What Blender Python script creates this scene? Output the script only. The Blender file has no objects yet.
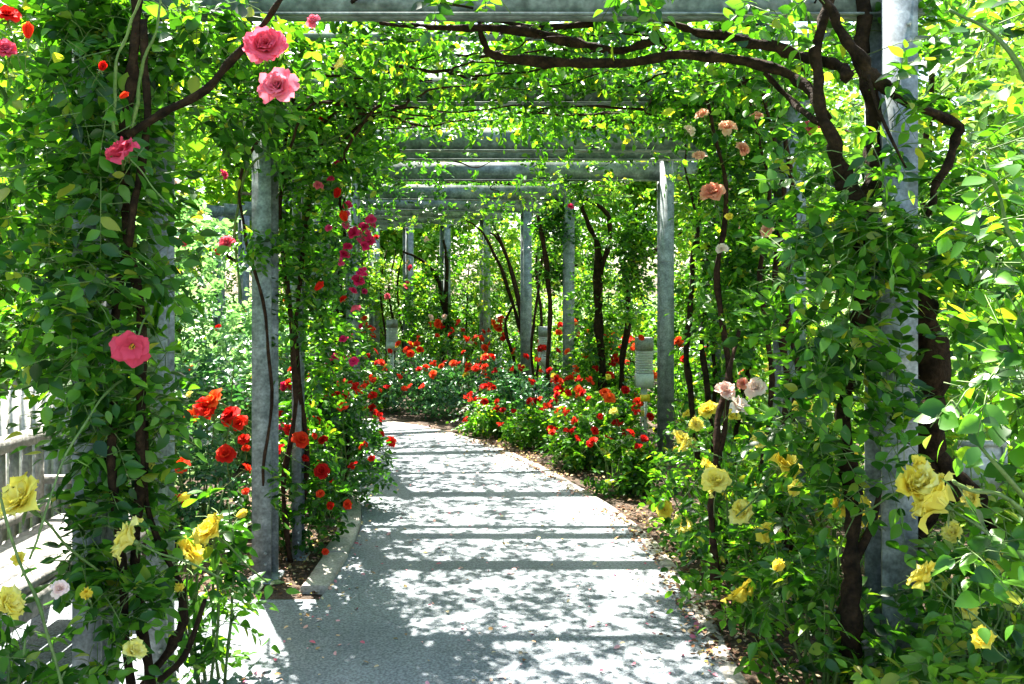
import bpy, math, random
import numpy as np
from mathutils import Vector, Matrix, Euler
rng = np.random.RandomState(7)
random.seed(7)
sc = bpy.context.scene
COL = sc.collection
F = 900.0; HC = 1.6; HY = 290.0; CX = 512.0
def P(x, y, Y):            # a place in the garden seen at that bearing from the path, Y metres ahead
    return np.array([(x-CX)*Y/F, Y, HC-(y-HY)*Y/F])

# ------------------------------------------------------------------ materials
def new_mat(name):
    m = bpy.data.materials.new(name); m.use_nodes = True
    nt = m.node_tree; nt.nodes.clear()
    return m, nt, nt.nodes, nt.links
def ramp(nodes, stops, interp='LINEAR'):
    r = nodes.new('ShaderNodeValToRGB'); r.color_ramp.interpolation = interp
    while len(r.color_ramp.elements) < len(stops): r.color_ramp.elements.new(0.5)
    for e, (p, c) in zip(r.color_ramp.elements, stops):
        e.position = p; e.color = (*c, 1)
    return r
def leaf_mat(name, stops, trans=0.42, tint=(1.55, 1.5, .55), rough=.38, spec=.45, byobj=0):
    m, nt, N, L = new_mat(name)
    geo = N.new('ShaderNodeNewGeometry')
    rp = ramp(N, stops)
    if byobj:
        oi = N.new('ShaderNodeObjectInfo'); ma = N.new('ShaderNodeMix'); ma.inputs[0].default_value = byobj
        L.new(geo.outputs['Random Per Island'], ma.inputs[2]); L.new(oi.outputs['Random'], ma.inputs[3]); L.new(ma.outputs[0], rp.inputs[0])
    else: L.new(geo.outputs['Random Per Island'], rp.inputs[0])
    pr = N.new('ShaderNodeBsdfPrincipled'); pr.inputs['Roughness'].default_value = rough
    pr.inputs['Specular IOR Level'].default_value = spec
    L.new(rp.outputs[0], pr.inputs['Base Color'])
    mul = N.new('ShaderNodeMix'); mul.data_type = 'RGBA'; mul.blend_type = 'MULTIPLY'; mul.inputs[0].default_value = 1
    mul.clamp_result = False
    mul.inputs['B'].default_value = (*tint, 1); L.new(rp.outputs[0], mul.inputs['A'])
    tr = N.new('ShaderNodeBsdfTranslucent'); L.new(mul.outputs['Result'], tr.inputs[0])
    mx = N.new('ShaderNodeMixShader'); mx.inputs[0].default_value = trans
    L.new(pr.outputs[0], mx.inputs[1]); L.new(tr.outputs[0], mx.inputs[2])
    o = N.new('ShaderNodeOutputMaterial'); L.new(mx.outputs[0], o.inputs[0])
    return m
def petal_mat(name, stops, trans=.35):
    return leaf_mat(name, stops, trans, (1.1, 1.05, 1.0), .75, .12, .7)
def surf_mat(name, c1, c2, scale=8, rough=.8, metal=0, bump=.2, detail=6, bscale=None, stops=None, c3=None, dist=.01):
    m, nt, N, L = new_mat(name)
    tc = N.new('ShaderNodeTexCoord')
    nz = N.new('ShaderNodeTexNoise'); nz.inputs['Scale'].default_value = scale; nz.inputs['Detail'].default_value = detail
    L.new(tc.outputs['Object'], nz.inputs['Vector'])
    st = [(.32, c1), (.68, c2)] if c3 is None else [(.3, c1), (.5, c2), (.7, c3)]
    rp = ramp(N, stops or st); L.new(nz.outputs['Fac'], rp.inputs[0])
    n2 = N.new('ShaderNodeTexNoise'); n2.inputs['Scale'].default_value = bscale or scale*6; n2.inputs['Detail'].default_value = 4
    L.new(tc.outputs['Object'], n2.inputs['Vector'])
    mx = N.new('ShaderNodeMix'); mx.data_type = 'RGBA'; mx.blend_type = 'OVERLAY'; mx.inputs[0].default_value = .55
    L.new(rp.outputs[0], mx.inputs['A'])
    g = ramp(N, [(.3, (.2,)*3), (.7, (.8,)*3)]); L.new(n2.outputs['Fac'], g.inputs[0]); L.new(g.outputs[0], mx.inputs['B'])
    b = N.new('ShaderNodeBump'); b.inputs['Strength'].default_value = bump; b.inputs['Distance'].default_value = dist
    L.new(n2.outputs['Fac'], b.inputs['Height'])
    pr = N.new('ShaderNodeBsdfPrincipled'); pr.inputs['Roughness'].default_value = rough; pr.inputs['Metallic'].default_value = metal; pr.inputs['Specular IOR Level'].default_value = .12 if name.startswith('bark') else .4
    L.new(mx.outputs['Result'], pr.inputs['Base Color']); L.new(b.outputs[0], pr.inputs['Normal'])
    o = N.new('ShaderNodeOutputMaterial'); L.new(pr.outputs[0], o.inputs[0])
    return m
G = dict(
 deep = leaf_mat('leaf_deep', [(0, (.010,.040,.008)), (.5, (.024,.095,.012)), (.85, (.05,.17,.02)), (1, (.12,.25,.03))], .46, (2.0,2.1,.45), .33, .5),
 mid  = leaf_mat('leaf_mid',  [(0, (.010,.045,.006)), (.45, (.040,.150,.014)), (.93, (.13,.32,.03)), (1, (.32,.33,.04))], .52, (1.95,1.85,.45), .34, .5),
 light= leaf_mat('leaf_light',[(0, (.06,.18,.015)), (.5, (.12,.30,.03)), (.9, (.22,.38,.05)), (1, (.45,.42,.06))], .52, (1.6,1.45,.6), .4, .4),
 blue = leaf_mat('leaf_blue', [(0, (.018,.075,.032)), (.5, (.04,.145,.055)), (1, (.09,.24,.08))], .28, (1.5,1.7,.6), .27, .8),
 lit_pale = leaf_mat('leaf_lit_pale', [(0, (.06,.16,.06)), (.5, (.13,.28,.12)), (1, (.26,.40,.24))], .42, (1.5,1.6,.8), .25, .9),  # paler leaf colour stands in for sunlight on the left shrubs
 tree = leaf_mat('leaf_tree', [(0, (.035,.11,.014)), (.5, (.09,.22,.03)), (1, (.20,.32,.05))], .5, (1.45,1.4,.6), .5, .3),
)
RED = petal_mat('petal_red', [(0, (.34,.005,.006)), (.5, (.72,.016,.010)), (1, (.88,.09,.02))])
ORANGE = petal_mat('petal_orange', [(0, (.78,.03,.008)), (.5, (.86,.075,.015)), (1, (.92,.20,.03))])
PINK = petal_mat('petal_pink', [(0, (.60,.05,.10)), (.5, (.78,.10,.17)), (1, (.85,.25,.32))])
MAGENTA = petal_mat('petal_magenta', [(0, (.60,.015,.09)), (.5, (.76,.03,.16)), (1, (.85,.12,.30))])
PEACH = petal_mat('petal_peach', [(0, (.82,.30,.20)), (.5, (.88,.48,.34)), (1, (.92,.66,.52))])
BLUSH = petal_mat('petal_blush', [(0, (.85,.55,.48)), (.5, (.9,.72,.62)), (1, (.92,.85,.75))])
YELLOW = petal_mat('petal_yellow', [(0, (.88,.69,.05)), (.5, (.92,.82,.14)), (1, (.94,.89,.36))])
STAMEN = surf_mat('stamen', (.5,.22,.02), (.7,.4,.03), 60)
BARK = surf_mat('bark', (.008,.005,.002), (.036,.021,.010), 22, .9, 0, .9, 6, 60, dist=.012)
BARKR = surf_mat('bark_red', (.014,.007,.004), (.055,.028,.016), 22, .85, 0, .7, 6, 60, dist=.008)
CANE = surf_mat('cane_green', (.06,.13,.02), (.14,.2,.05), 12, .6, 0, .1)
STEEL = surf_mat('galvanised_steel', (.12,.14,.14), (.22,.25,.255), 17, .55, .2, .15, 9, 70, c3=(.33,.365,.375), dist=.001)
BEAMST = surf_mat('steel_green_reflection', (.07,.095,.08), (.15,.185,.165), 13, .55, .2, .2, 8, 50, c3=(.25,.29,.265), dist=.001)  # green tint paints the foliage's reflection into the beam steel
BATTEN = surf_mat('batten_wood', (.10,.065,.035), (.26,.19,.11), 14, .8, 0, .5, 6, 40)
BENCHW = surf_mat('bench_wood', (.17,.165,.15), (.30,.29,.27), 9, .8, 0, .5, 8, 45)
WHITEP = surf_mat('white_paint', (.38,.38,.35), (.55,.55,.52), 6, .55, 0, .1)
CONC = surf_mat('kerb_concrete', (.22,.20,.17), (.40,.37,.33), 7, .9, 0, .5, 8, 70)
SOIL = surf_mat('bed_soil', (.035,.022,.013), (.10,.065,.04), 5, .95, 0, 1, 8, 35, dist=.04)
LAWN = surf_mat('lawn_green', (.06,.13,.02), (.13,.22,.04), 3, .9, 0, .8, 8, 60, dist=.03)
LITTER = leaf_mat('litter', [(0, (.035,.018,.010)), (.35, (.12,.06,.035)), (.6, (.26,.16,.10)), (.8, (.45,.38,.24)), (.93, (.42,.34,.05)), (1, (.48,.20,.24))], .15, (1,1,1), .8, .1)
FALLEN = leaf_mat('fallen_petal', [(0, (.55,.10,.16)), (.35, (.72,.36,.40)), (.6, (.6,.45,.2)), (.8, (.2,.09,.04)), (1, (.8,.7,.45))], .15, (1,1,1), .8, .1)
GREYCAP = surf_mat('lamp_cap', (.24,.25,.24), (.36,.37,.35), 10, .5, .3, .05)
LAMPW = surf_mat('lamp_white', (.62,.63,.62), (.74,.75,.74), 10, .4, 0, .05)
TAGY = surf_mat('tag_yellow', (.75,.52,.02), (.85,.62,.03), 10, .5, 0, .05)
RENDER = surf_mat('pale_render', (.62,.60,.55), (.76,.74,.69), 2, .9, 0, .2)
BACKPALE = surf_mat('backdrop_pale', (.42,.40,.36), (.58,.56,.52), 2, .9, 0, .3, 6, 40)
DARKGL = surf_mat('dark_glass', (.03,.04,.05), (.05,.06,.07), 2, .1)
def asphalt():
    m, nt, N, L = new_mat('path_asphalt')
    tc = N.new('ShaderNodeTexCoord')
    def nz(s, d): 
        n = N.new('ShaderNodeTexNoise'); n.inputs['Scale'].default_value = s; n.inputs['Detail'].default_value = d
        L.new(tc.outputs['Object'], n.inputs['Vector']); return n
    big = nz(1.1, 8); fine = nz(85, 3); vo = N.new('ShaderNodeTexVoronoi'); vo.inputs['Scale'].default_value = 120
    L.new(tc.outputs['Object'], vo.inputs['Vector'])
    r1 = ramp(N, [(.28, (.115,.135,.15)), (.5, (.165,.188,.205)), (.72, (.22,.242,.26))]); L.new(big.outputs['Fac'], r1.inputs[0])
    r2 = ramp(N, [(.35, (.22,)*3), (.65, (.80,)*3)]); L.new(fine.outputs['Fac'], r2.inputs[0])
    mx = N.new('ShaderNodeMix'); mx.data_type = 'RGBA'; mx.blend_type = 'OVERLAY'; mx.inputs[0].default_value = .7
    L.new(r1.outputs[0], mx.inputs['A']); L.new(r2.outputs[0], mx.inputs['B'])
    wv = nz(2.2, 5); ad = N.new('ShaderNodeMix'); ad.data_type = 'VECTOR'; ad.inputs[0].default_value = .35
    L.new(tc.outputs['Object'], ad.inputs[4]); L.new(wv.outputs['Color'], ad.inputs[5])
    vc = N.new('ShaderNodeTexVoronoi'); vc.feature = 'DISTANCE_TO_EDGE'; vc.inputs['Scale'].default_value = 1.1; L.new(ad.outputs[1], vc.inputs['Vector'])
    rc = ramp(N, [(0, (.35,)*3), (.006, (1,)*3)]); L.new(vc.outputs['Distance'], rc.inputs[0])
    ms = N.new('ShaderNodeMix'); ms.data_type = 'RGBA'; ms.blend_type = 'MULTIPLY'; ms.inputs[0].default_value = .3
    L.new(mx.outputs['Result'], ms.inputs['A']); L.new(rc.outputs[0], ms.inputs['B']); mx = ms
    b = N.new('ShaderNodeBump'); b.inputs['Strength'].default_value = .7; b.inputs['Distance'].default_value = .006
    L.new(vo.outputs['Distance'], b.inputs['Height'])
    pr = N.new('ShaderNodeBsdfPrincipled'); pr.inputs['Roughness'].default_value = .85
    L.new(mx.outputs['Result'], pr.inputs['Base Color']); L.new(b.outputs[0], pr.inputs['Normal'])
    o = N.new('ShaderNodeOutputMaterial'); L.new(pr.outputs[0], o.inputs[0])
    return m
ASPH = asphalt()

# ------------------------------------------------------------------ mesh building
class MB:
    def __init__(s): s.V = []; s.Q = []; s.T = []; s.n = 0; s.qm = []; s.tm = []
    def add(s, V, Q=None, T=None, mi=0):
        V = np.asarray(V, float).reshape(-1, 3)
        if Q is not None and len(Q): s.Q.append(np.asarray(Q, int).reshape(-1, 4)+s.n); s.qm.append(np.full(len(s.Q[-1]), mi))
        if T is not None and len(T): s.T.append(np.asarray(T, int).reshape(-1, 3)+s.n); s.tm.append(np.full(len(s.T[-1]), mi))
        s.V.append(V); s.n += len(V)
    def empty(s): return s.n == 0
    def box(s, c, h, rz=0, mi=0, R=None):
        c = np.array(c, float); h = np.array(h, float)
        v = np.array([[x, y, z] for x in (-1, 1) for y in (-1, 1) for z in (-1, 1)], float)*h
        if R is None:
            cs, sn = math.cos(rz), math.sin(rz)
            R = np.array([[cs, -sn, 0], [sn, cs, 0], [0, 0, 1]])
        s.add(v@R.T+c, [[0,1,3,2],[4,6,7,5],[0,4,5,1],[2,3,7,6],[0,2,6,4],[1,5,7,3]], mi=mi)
    def tube(s, pts, rad, sides=7, mi=0, smooth=True, wob=0.0):
        pts = np.array(pts, float); n0 = len(pts)
        rad = np.array(rad if hasattr(rad, '__len__') else [rad]*n0, float)
        if len(rad) != n0: rad = np.interp(np.linspace(0, 1, n0), np.linspace(0, 1, len(rad)), rad)
        if smooth and n0 > 2:
            out = []; ro = []
            seg = 5
            ext = np.vstack([2*pts[0]-pts[1], pts, 2*pts[-1]-pts[-2]])
            for i in range(n0-1):
                p0, p1, p2, p3 = ext[i:i+4]
                for k in range(seg):
                    t = k/seg
                    out.append(.5*((2*p1)+(-p0+p2)*t+(2*p0-5*p1+4*p2-p3)*t*t+(-p0+3*p1-3*p2+p3)*t**3))
                    ro.append(rad[i]*(1-t)+rad[i+1]*t)
            out.append(pts[-1]); ro.append(rad[-1]); pts = np.array(out); rad = np.array(ro)
        n = len(pts)
        if wob: 
            ph = rng.rand(6)*6; t = np.arange(n)
            pts = pts+wob*np.stack([np.sin(t*.9+ph[0])+np.sin(t*1.7+ph[3])*.5, np.sin(t*1.1+ph[1]), .4*np.sin(t*.8+ph[2])], 1)
            rad = rad*(1+.13*np.sin(t*2.3+ph[4])+.12*np.sin(t*1.3+ph[5])+rng.normal(0, .05, n))
        T = np.gradient(pts, axis=0); T /= np.linalg.norm(T, axis=1)[:, None]+1e-9
        a = np.array([0, 0, 1.]) if abs(T[0][2]) < .9 else np.array([1., 0, 0])
        u = np.cross(T[0], a); u /= np.linalg.norm(u)
        ang = np.linspace(0, 2*math.pi, sides, endpoint=False); V = []
        for i in range(n):
            u = u-T[i]*np.dot(u, T[i]); u /= np.linalg.norm(u)+1e-9; w = np.cross(T[i], u)
            rr = rad[i]*(1+((.14*np.sin(ang*2+i*.35)+(rng.normal(0, .10, sides) if sides > 7 else 0)) if wob else 0))
            V.append(pts[i]+np.outer(np.cos(ang)*rr, u)+np.outer(np.sin(ang)*rr, w))
        V = np.vstack(V); i = np.arange(n-1)[:, None]*sides; j = np.arange(sides)[None]; j2 = (j+1) % sides
        Q = np.stack([i+j, i+j2, i+sides+j2, i+sides+j], -1).reshape(-1, 4)
        base = len(V); V = np.vstack([V, pts[0], pts[-1]])
        Tq = [[base, (k+1) % sides, k] for k in range(sides)]+[[base+1, (n-1)*sides+k, (n-1)*sides+(k+1) % sides] for k in range(sides)]
        s.add(V, Q, Tq, mi=mi)
    def mesh(s, name, mats, origin=(0, 0, 0), smooth=False):
        V = np.vstack(s.V)-np.array(origin); Q = np.vstack(s.Q) if s.Q else np.zeros((0, 4), int); T = np.vstack(s.T) if s.T else np.zeros((0, 3), int)
        me = bpy.data.meshes.new(name)
        me.vertices.add(len(V)); me.vertices.foreach_set('co', V.ravel())
        nl = Q.size+T.size; me.loops.add(nl)
        me.loops.foreach_set('vertex_index', np.concatenate([Q.ravel(), T.ravel()]).astype(np.int32))
        me.polygons.add(len(Q)+len(T))
        ls = np.concatenate([np.arange(len(Q))*4, Q.size+np.arange(len(T))*3]).astype(np.int32)
        me.polygons.foreach_set('loop_start', ls)
        mi = np.concatenate((s.qm if s.Q else [])+(s.tm if s.T else [])).astype(np.int32)
        for m in (mats if isinstance(mats, (list, tuple)) else [mats]): me.materials.append(m)
        me.polygons.foreach_set('material_index', mi)
        if smooth: me.polygons.foreach_set('use_smooth', np.ones(len(Q)+len(T), bool))
        me.update(calc_edges=True); me.validate()
        return me
def part(name, mb, mats, parent, smooth=False, label=None, kind=None):
    o = bpy.data.objects.new(name, mb.mesh(name, mats, world_of(parent), smooth)); COL.objects.link(o); o.parent = parent
    if label: o['label'] = label
    if kind: o['kind'] = kind
    return o
def world_of(o):
    v = np.zeros(3)
    while o is not None: v = v+np.array(o.location); o = o.parent
    return v
def tag(o, label=None, cat=None, group=None, kind=None):
    for k, v in (('label', label), ('category', cat), ('group', group), ('kind', kind)):
        if v: o[k] = v
    return o
def thing(name, loc, label, cat, group=None):
    o = bpy.data.objects.new(name, None); COL.objects.link(o); o.location = tuple(float(a) for a in loc); o.empty_display_size = .2
    return tag(o, label, cat, group)
def single(name, mb, mats, label=None, cat=None, kind=None, group=None, smooth=False):
    V = np.vstack(mb.V); c = V.mean(0); c[2] = V[:, 2].min()
    if kind == 'structure' : c = np.zeros(3)
    o = bpy.data.objects.new(name, mb.mesh(name, mats, c, smooth)); COL.objects.link(o); o.location = c
    return tag(o, label, cat, group, kind)

# ------------------------------------------------------------------ leaves
def norm(a): return a/(np.linalg.norm(a, axis=-1, keepdims=True)+1e-9)
# templates: outline + rib; x along leaf, y across, z up
def tpl_hi(fold=.30, curl=.12, wmax=.28):
    xs = [0, .12, .32, .55, .78, 1.0]; ws = [0, wmax*.62, wmax, wmax*.93, wmax*.5, 0]
    rib = [[x, 0, -curl*x*x] for x in xs]
    V = list(rib); 
    for sgn in (1, -1):
        for x, w in list(zip(xs, ws))[1:-1]: V.append([x+.02, sgn*w, fold*w-curl*x*x*1.1])
    Q = []; T = []
    for k, sgn in ((6, 1), (10, -1)):
        f = lambda *a: list(a) if sgn > 0 else list(a)[::-1]
        T.append(f(0, 1, k)); Q += [f(1, 2, k+1, k), f(2, 3, k+2, k+1), f(3, 4, k+3, k+2)]; T.append(f(4, 5, k+3))
    return np.array(V, float), np.array(Q), np.array(T)
def tpl_lo():
    V = [[0,0,0],[.28,.27,.07],[.7,.24,.03],[1,0,-.12],[.7,-.24,.03],[.28,-.27,.07]]
    return np.array(V, float), np.array([[0,3,2,1],[0,5,4,3]]), np.zeros((0, 3), int)
HI = [tpl_hi(.35,.10,.29), tpl_hi(.15,.30,.26), tpl_hi(.65,.20,.27), tpl_hi(.25,-.08,.30)]; LO = tpl_lo()
def leaves(mb, O, D, Nn, S, tpl=LO, wid=1.0):
    n = len(O)
    if not n: return
    if isinstance(tpl, list):
        w = rng.randint(0, len(tpl), n)
        for k, t_ in enumerate(tpl):
            q = w == k; leaves(mb, O[q], D[q], np.broadcast_to(Nn, (n, 3))[q], S[q], t_, wid)
        return
    D = norm(D); Y_ = norm(np.cross(Nn, D)); Z_ = np.cross(D, Y_)
    V, Q, T = tpl
    W = O[:, None]+S[:, None, None]*(V[None, :, :1]*D[:, None]+wid*V[None, :, 1:2]*Y_[:, None]+V[None, :, 2:]*Z_[:, None])
    off = (np.arange(n)*len(V))[:, None, None]
    mb.add(W.reshape(-1, 3), (Q[None]+off).reshape(-1, 4), (T[None]+off).reshape(-1, 3) if len(T) else None)
def sprays(mb, Pn, leaf=.05, L=.14, k=7, tpl=LO, outward=None, flat=.5, droop=.25, twig=None, wid=1.0):
    n = len(Pn)
    if not n: return
    az = rng.rand(n)*2*math.pi; pt = rng.normal(-droop, .55, n)
    d = np.stack([np.cos(az)*np.cos(pt), np.sin(az)*np.cos(pt), np.sin(pt)], 1)
    if outward is not None: d = norm(d+outward*.9)
    up = norm(np.array([0, 0, 1.])+rng.normal(0, flat, (n, 3)))
    side = norm(np.cross(d, up)); nr = np.cross(side, d)
    Ls = L*rng.uniform(.6, 1.3, n)
    if twig is not None:
        for i in range(n):
            twig.tube([Pn[i]-d[i]*Ls[i]*.5+[0, 0, -.02], Pn[i], Pn[i]+d[i]*Ls[i]], [.0022, .0018, .001], 3, smooth=False)
    for j in range(k):
        if j == k-1: t = np.ones(n); a = rng.normal(0, .15, n)
        else:
            t = np.full(n, .25+.6*(j//2)/max(1, (k-1)//2)); a = (1 if j % 2 else -1)*rng.normal(1.05, .22, n)
        o = Pn+d*(Ls*t)[:, None]-np.array([0, 0, 1])*(.18*Ls*t*t)[:, None]
        dj = d*np.cos(a)[:, None]+side*np.sin(a)[:, None]+rng.normal(0, .12, (n, 3))
        nj = nr+rng.normal(0, .35, (n, 3))
        leaves(mb, o, dj, nj, leaf*rng.uniform(.7, 1.25, n), tpl, wid)
_ph = rng.rand(9)*9
def clump(p, f=2.2):
    x, y, z = p[:, 0]*f, p[:, 1]*f, p[:, 2]*f
    return (np.sin(x*1.3+_ph[0]+1.7*np.sin(y*.9+_ph[1]))+np.sin(y*1.7+_ph[2]+1.4*np.sin(z*1.1+_ph[3]))+np.sin(z*1.9+_ph[4]+1.5*np.sin(x*1.2+_ph[5]))
            +.6*np.sin(x*3.7+y*2.9+_ph[6])+.6*np.sin(y*4.3-z*3.1+_ph[7]))/4.2
def blob(c, r, n, cl=.0, f=2.2, shell=.5):
    c = np.array(c, float); r = np.array(r, float)
    m = int(n*4)+20
    u = norm(rng.normal(0, 1, (m, 3))); q = rng.rand(m, 1)**(1/3); q = np.where(rng.rand(m, 1) < shell, .75+.3*rng.rand(m, 1), q)
    p = c+u*q*r
    p = p[clump(p, f) > cl-.35]
    p = p[p[:, 2] > .03]
    return p[:n]
def slab(c, h, n, cl=.0, f=2.2):
    c = np.array(c, float); h = np.array(h, float)
    p = c+rng.uniform(-1, 1, (int(n*4)+20, 3))*h
    p = p[clump(p, f) > cl-.35]; p = p[p[:, 2] > .03]
    return p[:n]

# ------------------------------------------------------------------ blossoms
def petal(mb, az, th, L, W, base, point=.0, ruffle=.1, nu=4, nv=4, mi=0, curl=.8, r=rng):
    us = np.linspace(-1, 1, nu+1); V = []; rr, zz = base
    ca, sa = math.cos(az), math.sin(az); rad = np.array([ca, sa, 0]); tan = np.array([-sa, ca, 0]); ph = r.rand()*6
    for iv in range(nv+1):
        v = iv/nv; ang = th*(.45+curl*v*v*.8+.25*v)
        if iv: rr += math.sin(ang)*L/nv; zz += math.cos(ang)*L/nv
        w = W*(math.sin(math.pi*(.12+.62*v))*(1 if v < .99 else (.62-.45*point)))
        for u in us:
            tip = (1-point*.25*abs(u)) if v > .99 else 1
            cup = .35*u*u*w
            p = rad*(rr*tip-cup*math.cos(ang))+tan*(u*w)+np.array([0, 0, zz+cup*math.sin(ang)*.9-(.0 if v < .99 else .10*L*u*u)])
            p = p+np.array([0, 0, 1])*ruffle*L*v*math.sin(3*u+ph)*.35+rad*ruffle*L*v*math.cos(4*u+ph)*.2
            V.append(p)
    n = nu+1
    Q = [[i*n+j, i*n+j+1, (i+1)*n+j+1, (i+1)*n+j] for i in range(nv) for j in range(nu)]
    mb.add(V, Q, mi=mi)
def rose_mesh(name, mat, kind, seed):
    r = np.random.RandomState(seed); mb = MB()
    if kind == 'full':      # unit diameter about 1
        for ring, (n, th, L, W) in enumerate([(4, .10, .26, .12), (5, .35, .32, .17), (6, .65, .38, .21), (6, 1.05, .44, .25), (5, 1.45, .48, .26)]):
            for k in range(n): petal(mb, 2*math.pi*(k+r.rand()*.8)/n+ring, th*r.uniform(.75, 1.25), L*r.uniform(.85, 1.15), W*r.uniform(.85, 1.1), (.01+.012*ring, .10-.022*ring), .2, .30, 5, 5, r=r)
    elif kind == 'loose':
        for ring, (n, th, L, W) in enumerate([(5, .5, .30, .13), (7, .95, .42, .17), (8, 1.35, .50, .19)]):
            for k in range(n): petal(mb, 2*math.pi*(k+r.rand()*.6)/n+ring, th*r.uniform(.7, 1.2), L*r.uniform(.85, 1.1), W, (.02, .06-.02*ring), 1.0, .22, r=r)
        for k in range(12):
            a = r.rand()*6.28; q = r.rand()*.06; mb.box((math.cos(a)*q, math.sin(a)*q, .12+.03*r.rand()), (.012, .012, .03), mi=2)
    elif kind == 'open':
        for ring, (n, th, L, W) in enumerate([(5, 1.5, .50, .27), (4, 1.0, .36, .18)]):
            for k in range(n): petal(mb, 2*math.pi*(k+r.rand()*.3)/n+ring, th*r.uniform(.8, 1.2), L, W, (.02, .0), .2, .25, 5, 5, r=r)
        for k in range(16):
            a = r.rand()*6.28; q = r.rand()*.07; mb.box((math.cos(a)*q, math.sin(a)*q, .06+.02*r.rand()), (.01, .01, .03), mi=2)
    elif kind == 'pompon':
        for ring, (n, th, L, W) in enumerate([(4, .2, .3, .14), (6, .7, .36, .2), (7, 1.3, .42, .22)]):
            for k in range(n): petal(mb, 2*math.pi*(k+r.rand()*.5)/n+ring, th*r.uniform(.85, 1.2), L*r.uniform(.9, 1.1), W, (.02, .06-.03*ring), .2, .15, 2, 3, r=r)
    elif kind == 'cluster':
        for c in range(6):
            a = r.rand()*6.28; q = .30*math.sqrt(r.rand()) if c else 0; off = np.array([math.cos(a)*q, math.sin(a)*q, r.uniform(-.1, .08)])
            for ring, (n, th, L, W) in enumerate([(3, .3, .14, .09), (5, 1.1, .2, .12)]):
                m2 = MB()
                for k in range(n): petal(m2, 2*math.pi*(k+r.rand()*.5)/n, th*r.uniform(.8, 1.2), L, W, (.01, .02), .2, .15, 2, 2, r=r)
                for v, q4 in zip([np.vstack(m2.V)], [np.vstack(m2.Q)]): mb.add(v+off, q4)
            mb.tube([off, off*.4-np.array([0, 0, .18]), [0, 0, -.4]], [.012, .012, .014], 4, mi=1, smooth=False)
    elif kind == 'bud':
        for k in range(5): petal(mb, 2*math.pi*k/5, .22, .8, .24, (.02, .0), .8, .05, 2, 4, curl=-.6, r=r)
    # calyx and stalk
    mb.tube([[0, 0, .04], [0, 0, -.04], [0, 0, -.10]], [.05, .045, .02], 6, mi=1, smooth=False)
    mb.tube([[0, 0, -.08], [.02, .03, -.5], [.10, -.02, -1.1], [.12, .04, -1.8]], [.018, .02, .022, .02], 5, mi=1)
    for k in range(5):
        a = k*1.256; D = np.array([[math.cos(a), math.sin(a), -.35]]); leaves(mb, np.array([[0, 0, -.06]]), D, np.array([[0, 0, 1.]]), np.array([.28]), LO, .5)
        mb.qm[-1][:] = 1
    return mb.mesh(name, [mat, CANE, STAMEN], smooth=True)
BL = {}
for nm, mat, kind in [('red', RED, 'pompon'), ('redc', RED, 'cluster'), ('orange', ORANGE, 'cluster'), ('orangep', ORANGE, 'pompon'), ('pink', PINK, 'full'), ('pinko', PINK, 'open'),
                      ('magenta', MAGENTA, 'pompon'), ('magentac', MAGENTA, 'cluster'), ('peach', PEACH, 'full'), ('blush', BLUSH, 'full'), ('blushc', BLUSH, 'cluster'),
                      ('yellow', YELLOW, 'loose'), ('yellowf', YELLOW, 'full'), ('ybud', YELLOW, 'bud'), ('rbud', RED, 'bud')]:
    BL[nm] = [rose_mesh('blossom_'+nm, mat, kind, 11*k+len(BL)*5+3) for k in range(3)]
CAM = np.array([0, 0, HC])
def blossom(root, pos, dia, kind, face=None, tilt=.6):
    """a blossom on its stalk; it looks up and a little outwards, mostly to the open side of the path"""
    me = random.choice(BL[kind]); o = bpy.data.objects.new('bud' if 'bud' in kind else 'blossom', me); COL.objects.link(o); o.parent = root
    pos = np.array(pos, float)
    o.location = tuple(pos-world_of(root)); s = dia/(.85 if 'bud' not in kind else .5); o.scale = (s*random.uniform(.92, 1.08),)*3
    if face is None:
        a = math.atan2(-pos[1]+.5, -pos[0])+random.gauss(0, .8); face = (math.cos(a)*tilt*1.3, math.sin(a)*tilt*1.3, random.uniform(.3, 1.0))
    q = Vector([float(f) for f in face]).to_track_quat('Z', 'Y'); e = (q.to_matrix() @ Matrix.Rotation(random.uniform(0, 6.28), 3, 'Z')).to_euler()
    o.rotation_euler = e
    return o

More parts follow.
